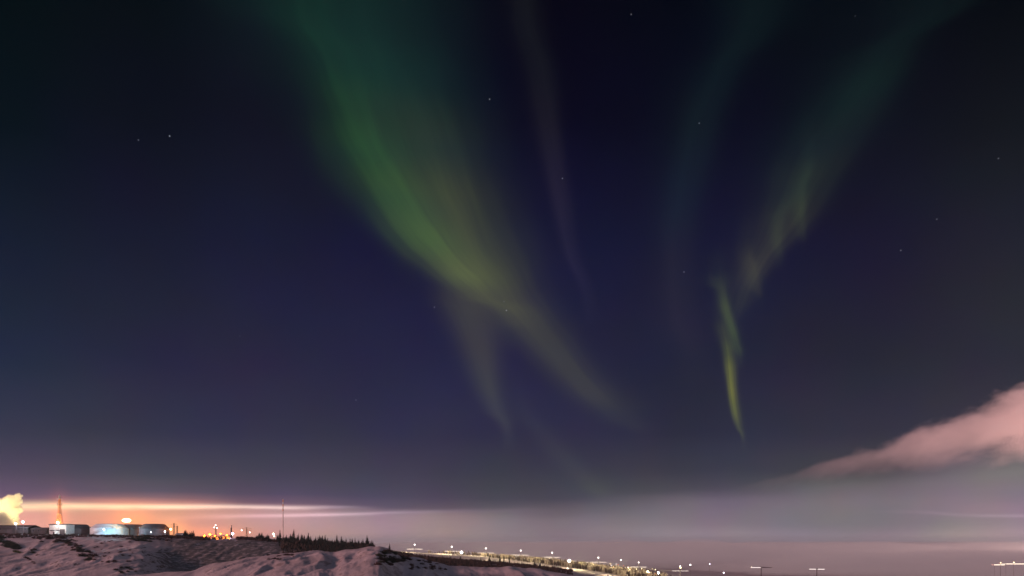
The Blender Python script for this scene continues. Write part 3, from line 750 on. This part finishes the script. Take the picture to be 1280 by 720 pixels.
def scrub(name, mt, n, area, hr, w=.35, label=None):
    r = random.Random(hash(name) % 1000 if False else len(name)); bm = bmesh.new()
    for k in range(n):
        px, Y = area(r); p = onground(px, Y); H = r.uniform(*hr)
        for j in range(7):
            a = r.uniform(0, 6.283); o = Vector((math.cos(a), math.sin(a), 0)); b0 = p + o*r.uniform(0, w); tip = b0 + o*r.uniform(.1, .9)*w*1.3 + Vector((0,0,H*r.uniform(.6, 1)))
            sd = Vector((-o.y, o.x, 0))*r.uniform(.12, .3); mid = b0.lerp(tip, .55)
            bm.faces.new([bm.verts.new(b0-Vector((0,0,.4))), bm.verts.new(mid+sd), bm.verts.new(tip), bm.verts.new(mid-sd)])
    o = link(name, bm, mt); o['kind'] = 'stuff'; return o
def belt(r):
    px = r.uniform(498, 715); lo = 250 if px < 540 else 330
    return px, r.uniform(lo, 480)
scrub('dark_scrub', M_twig, 3800, belt, (1.2, 2.6), .6)
scrub('rim_scrub', M_leaf3, 900, lambda r: (r.choice((r.uniform(203, 262), r.uniform(296, 352))), r.uniform(393, 412)), (.5, 1.5), .5)
scrub('ridge_scrub', M_twig, 1500, lambda r: (r.uniform(352, 468), r.uniform(320, 412)), (1.2, 3.2), .6)
scrub('shed_scrub', M_leaf3, 900, lambda r: (r.uniform(-5, 215), r.uniform(384, 404)), (.3, 1.0), .5)
MASTS = [(518.4, 680.8, 1200), (564.8, 683.4, 1120), (607.5, 685.5, 1050), (651, 688.2, 985), (690.2, 690.8, 920), (748, 697, 840), (798.3, 703, 760), (850.2, 707.8, 670), (951.5, 709.0, 440), (1021, 711.0, 420)]
mx = [m_[0] for m_ in MASTS]; mY = [m_[2] for m_ in MASTS]
def lit(r):
    px = r.triangular(530, 842, 760); Yc = float(np.interp(px, mx, mY)); f = np.interp(px, [530, 600, 680], [.93, .85, .62]); return px, r.uniform(Yc*(f*.75+.25), Yc + 25)
def litg(r):
    while True:
        px, Y = lit(r)
        if mnoise.noise(Vector((px*.12, Y*.01, 0))) > .06 + (.2 if px < 590 else 0): return px, Y
scrub('frosted_scrub', M_frost, 2600, litg, (3.0, 7.5), .7)
scrub('birch_scrub', M_twig, 1500, lit, (3.0, 7.5), .7)

# ------------------------------------------------------------------ road lamps running down to the right
ORD = ['first', 'second', 'third', 'fourth', 'fifth', 'sixth', 'seventh', 'eighth', 'ninth', 'tenth']
tops = []
for i, (px, py, Y) in enumerate(MASTS):
    a = at(px, py, Y); g0 = gz(a.x, a.y); h = a.z-g0; u = mpp(Y)
    lb = ORD[i] + ' road lamp mast counted from the left in the row descending to the right'
    if i == 8: lb = 'nearest road lamp mast, a dark T with one lit arm and one dark arm'
    if i == 9: lb = 'rightmost road lamp mast, only its lit bar above the fog'
    t = thing('road_lamp_mast', lb, 'lamp mast', (a.x, a.y, g0), R(-8), 'road lamp masts in a row')
    bm = bmesh.new(); tube(bm, (0,0,-.5), (0,0,h), .32 if i < 8 else .42, .2, 8); link('pole', bm, M_roofd if i > 7 else M_steel, t)
    zb = h - 5.5*u if i < 8 else h
    arm = 10*u if i < 8 else 12.5*u
    if i == 9: arm = 9*u
    bm = bmesh.new(); tube(bm, (-arm, 0, zb-.25), (0, 0, zb+.2), .12, n=5); tube(bm, (arm, 0, zb-.25), (0, 0, zb+.2), .12, n=5)
    if i < 8:
        tube(bm, (-arm*.6, 0, zb), (0, 0, h-.6), .07, n=4); tube(bm, (arm*.6, 0, zb), (0, 0, h-.6), .07, n=4)
    link('crossarm', bm, M_roofd, t)
    for s in (-1, 1):
        if i == 8 and s == 1: em = M_roofd
        else: em = E_bar
        bm = bmesh.new(); box(bm, *(sorted((s*.5, s*arm))), -.55, -.14, zb-.42, zb-.42+.36*u if i < 8 else zb-.05); link('light_bar', bm, em, t)
    if i < 8:
        bm = bmesh.new(); ball(bm, (0, -.3, h), (.8 if i < 6 else .65)*u, 2); link('top_lamp', bm, E_white, t)
        for k_, f_ in enumerate((.02, .14, .30) if i > 2 else (.02, .06, .11)): point_lamp(((k_-1)*14 - px*0 - a.x*f_, -Y*f_-6, 13 + (g0*f_ if i > 2 else 0)*-.4), (30000, 36000, 32000)[k_] * (1 if i < 7 else .3), (1.0, .78, .42), .3, t)  # unseen fill lights added over the scrub, away from the masts' own lamps
    tops.append(t.matrix_basis @ Vector((0, 0, zb)) if False else Vector((a.x, a.y, g0+zb)))
for i in range(7):
    A, B = tops[i], tops[i+1]; cu = bmesh.new(); N = 14; prev = None
    for k in range(N+1):
        f = k/N; p = A.lerp(B, f) - Vector((0, 0, 4*f*(1-f)*(1.6)))
        if prev is not None: tube(cu, prev-A, p-A, .14, n=4, cap=False)
        prev = p
    o = link('overhead_cable', cu, M_steel); o.location = A
    tag(o, 'thin cable sagging between the %s and %s road lamp masts' % (ORD[i], ORD[i+1]), 'cable', 'cables between the road lamp masts')
def small_lamp(px, py, Y, r, em, label, light=0, col=(1,.85,.6)):
    lamp_post(px, py, Y, r*mpp(Y), em, label, light, col)
small_lamp(577, 690.5, 560, 1.9, E_white, 'brightest round lamp between the second and third road lamps', 6000)
small_lamp(711.5, 701, 620, 2.0, E_white, 'brightest round lamp between the fifth and sixth road lamps', 9000)
small_lamp(776, 700, 800, .7, E_white, 'faint small lamp left of the seventh road lamp')
small_lamp(696.3, 703.5, 900, .8, E_white, 'small lamp just right of the fifth road lamp')
small_lamp(809.5, 714.6, 600, 1.3, E_warm, 'small warm lamp below and right of the seventh road lamp', 2500)
small_lamp(823, 716, 590, 1.3, E_white, 'small white lamp at the right end of the lit scrub', 2500)
small_lamp(862.8, 706, 620, .9, E_white, 'small sharp lamp just right of the eighth road lamp')
small_lamp(887, 705, 700, .7, E_violet, 'faint bluish lamp alone in the fog right of the eighth road lamp')
small_lamp(904.5, 716, 520, .9, E_violet, 'small bluish lamp at the bottom edge between the eighth and ninth masts')
small_lamp(850.5, 709.6, 640, 1.0, E_warm, 'warm lamp under the bar of the eighth road lamp')

for k in range(26):
    px, Y = lit(rr); px = max(px, 590 + 240*rr.random()); p = onground(px, Y); h = rr.uniform(3.5, 7.5); rb = rr.uniform(.28, .62)*mpp(Y)
    t = thing('scrub_lamp', 'small warm lamp scattered in the lit birch scrub below the road lamps', 'lamp', p, 0, 'small lamps in the lit scrub')
    bm = bmesh.new(); tube(bm, (0,0,-.4), (0,0,h-rb), .07, n=5); link('pole', bm, M_steel, t)
    bm = bmesh.new(); ball(bm, (0, -.3, h), rb, 1); link('lamp_head', bm, (E_warm, E_white, E_sod, E_warm)[k % 4], t)

# far lit yard at the lower right
def yard_bar(px0, px1, py, Y, label, em):
    A, B = at(px0, py, Y), at(px1, py, Y); t = thing('lit_gallery', label, 'conveyor gallery', (A.x, A.y, gz(A.x, A.y)))
    z = A.z - gz(A.x, A.y); L = B.x-A.x
    bm = bmesh.new(); box(bm, 0, L, 0, 3, z-1.2, z); link('gallery_wall', bm, M_wall, t)
    bm = bmesh.new(); box(bm, -.5, L+.5, -.4, 3.4, z+.01, z+.35); link('roof', bm, M_snowroof, t)
    bm = bmesh.new(); box(bm, .6, L-.6, -.06, -.01, z-1.0, z-.2); link('window_strip', bm, em, t)
    for k in range(2):
        bm = bmesh.new(); x = L*(k+.3)/2; box(bm, x-.05, x+.05, 1.2, 1.3, -1, z-1.21); link('trestle_leg', bm, M_steel, t)
E_glow = lampmat('lit_gallery_glass', (1.0, .86, .66), 1.5)
yard_bar(1242, 1257, 705.3, 690, 'short lit gallery at the left of the far lit yard, lower right', E_glow)
yard_bar(1251, 1300, 704.2, 705, 'long lit gallery of the far lit yard cut by the right edge', E_glow)
small_lamp(1267, 702.9, 680, .7, E_warm, 'lamp above the long lit gallery at the lower right')
small_lamp(1250.5, 703.4, 670, .6, E_warm, 'lamp above the short lit gallery at the lower right')

# ------------------------------------------------------------------ steam
def steam(name, blobs, dens, label, seed, col=(1, 1, 1)):
    """rolling steam: overlapping billows melted into one closed skin, filled with scattering vapour"""
    c0 = blobs[0][0]; cr = blobs[0][1]; bm = bmesh.new()
    mb = bpy.data.metaballs.new('tmp'); mo = bpy.data.objects.new('tmp', mb); C.objects.link(mo); mb.resolution = mb.render_resolution = cr*.09; mb.threshold = .35
    for c, r_ in blobs:
        e = mb.elements.new(); e.co = c - c0; e.radius = r_*1.45
    dg = bpy.context.evaluated_depsgraph_get(); md = bpy.data.meshes.new_from_object(mo.evaluated_get(dg)); bpy.data.objects.remove(mo)
    bm.from_mesh(md); bpy.data.meshes.remove(md)
    for v in bm.verts:
        n = v.normal if v.normal.length else Vector((0,0,1))
        v.co += n * cr*(.34 * mnoise.fractal(v.co/cr*1.4+Vector((seed,0,0)), .6, 2.1, 5) + .12*mnoise.fractal(v.co/cr*5+Vector((seed,0,0)), .6, 2.1, 3))
    mm = bpy.data.materials.new(name); mm.use_nodes = True; q = G(mm.node_tree); q.n.remove(q.n['Principled BSDF'])
    pv = q.n.new('ShaderNodeVolumePrincipled'); pv.inputs['Color'].default_value = (*col, 1); pv.inputs['Density'].default_value = dens
    q.l.new(pv.outputs[0], q.n['Material Output'].inputs['Volume'])
    o = link('steam_plume', bm, mm, smooth=True); o.location = c0; tag(o, label, 'steam plume'); return o
YS = 520; us = mpp(YS)
bl = [((px, py), r_) for px, py, r_ in [(8, 638, 10), (18, 625, 6.5), (22, 621, 5), (10, 629, 8), (0, 633, 9), (-8, 640, 11), (19, 640, 6), (17, 649, 5.5), (20, 653, 4.5), (8, 650, 7), (-4, 652, 8), (20, 632, 5), (-20, 645, 12)]]
steam('lit_steam', [(at(p_[0], p_[1], YS + (i % 3)*3), r_*us) for i, (p_, r_) in enumerate(bl)], .35, 'glowing yellow steam plume behind the long dark shed at the left edge', 3.0, (1, .97, .9))
bl = [((px, py), r_) for px, py, r_ in [(2, 652, 8), (10, 654, 6), (-8, 650, 9), (-3, 646, 7), (5, 646, 5)]]
steam('dull_steam', [(at(p_[0], p_[1], 445), r_*mpp(445)) for p_, r_ in bl], .6, 'dull grey steam puff low in front of the yellow plume', 8.0)
for px, py, w_ in [(34, 650, 80000), (14, 640, 58000), (-12, 628, 55000)]:
    a = at(px, py, 497); point_lamp(a, w_, (1.0, .80, .36), 2.0)

# long pink lit smoke plume drifting over the fog on the right
PY = 2000.0
A = at(890, 622, PY); B = at(1440, 495, PY); ax = (B-A); Lp = ax.length; up = 2000/F*1.1
bm = bmesh.new(); NR, NA = 60, 28; rings = []
def prad(f): return up * float(np.interp(f, [0, .1, .25, .4, .55, .7, .85, 1], [6, 10, 17, 26, 38, 54, 68, 78]))
for i in range(NR+1):
    f = i/NR; r_ = prad(f); rings.append([bm.verts.new((Lp*f, r_*2.2*math.cos(6.2832*k/NA), r_*math.sin(6.2832*k/NA))) for k in range(NA)])
for X_, Y_ in zip(rings, rings[1:]):
    for k in range(NA): bm.faces.new((X_[k], X_[(k+1)%NA], Y_[(k+1)%NA], Y_[k]))
bm.faces.new(rings[0][::-1]); bm.faces.new(rings[-1])
mm = bpy.data.materials.new('drifting_smoke'); mm.use_nodes = True; q = G(mm.node_tree); q.n.remove(q.n['Principled BSDF'])
tc = q.n.new('ShaderNodeTexCoord'); ox, oy, oz = q.sep(tc.outputs['Object'])
fr = ox / Lp
rad = q.curve(fr, [(f, prad(f)) for f in (0, .1, .25, .4, .55, .7, .85, 1)], 0.0, 1.0)
n1 = q.noise(q.vmath('MULTIPLY', tc.outputs['Object'], (0.006, 0.007, 0.012)), 1.0, 5.0, 0.62)
n2 = q.noise(q.vmath('MULTIPLY', tc.outputs['Object'], (0.0018, 0.002, 0.004)), 1.0, 2.0, 0.5)
n3 = q.noise(q.vmath('MULTIPLY', tc.outputs['Object'], (0.016, 0.018, 0.03)), 1.0, 3.0, 0.6)
vv = oz / rad; hh = oy / (rad * 2.2)
rn = q.math('SQRT', vv*vv + hh*hh) + (n1 - .5) * 2.0 + (n2 - .5) * .9 + (n3 - .5) * .8
core = q.smooth(rn, .85, .40)
body = q.math('MULTIPLY', core, q.smooth(vv, -1.15, .75))
dens = body * q.smooth(fr, .02, .80) * .012
pv = q.n.new('ShaderNodeVolumePrincipled'); pv.inputs['Color'].default_value = (1.0, .95, .95, 1); q.put(pv.inputs['Density'], dens)
q.l.new(pv.outputs[0], q.n['Material Output'].inputs['Volume'])
o = link('smoke_plume', bm, mm); o.location = A
xa = ax.normalized(); ya = Vector((0, 1, 0)); ya = (ya - xa*ya.dot(xa)).normalized(); za = xa.cross(ya)
o.rotation_euler = Matrix((xa, ya, za)).transposed().to_euler()
tag(o, 'long pink lit smoke plume rising to the right edge above the fog', 'smoke plume')
a = at(1430, 590, PY-160); point_lamp(a, 0.52e7, (1.0, .57, .48), 20.0)  # added unseen light in mid air beyond the frame, tints the plume pink
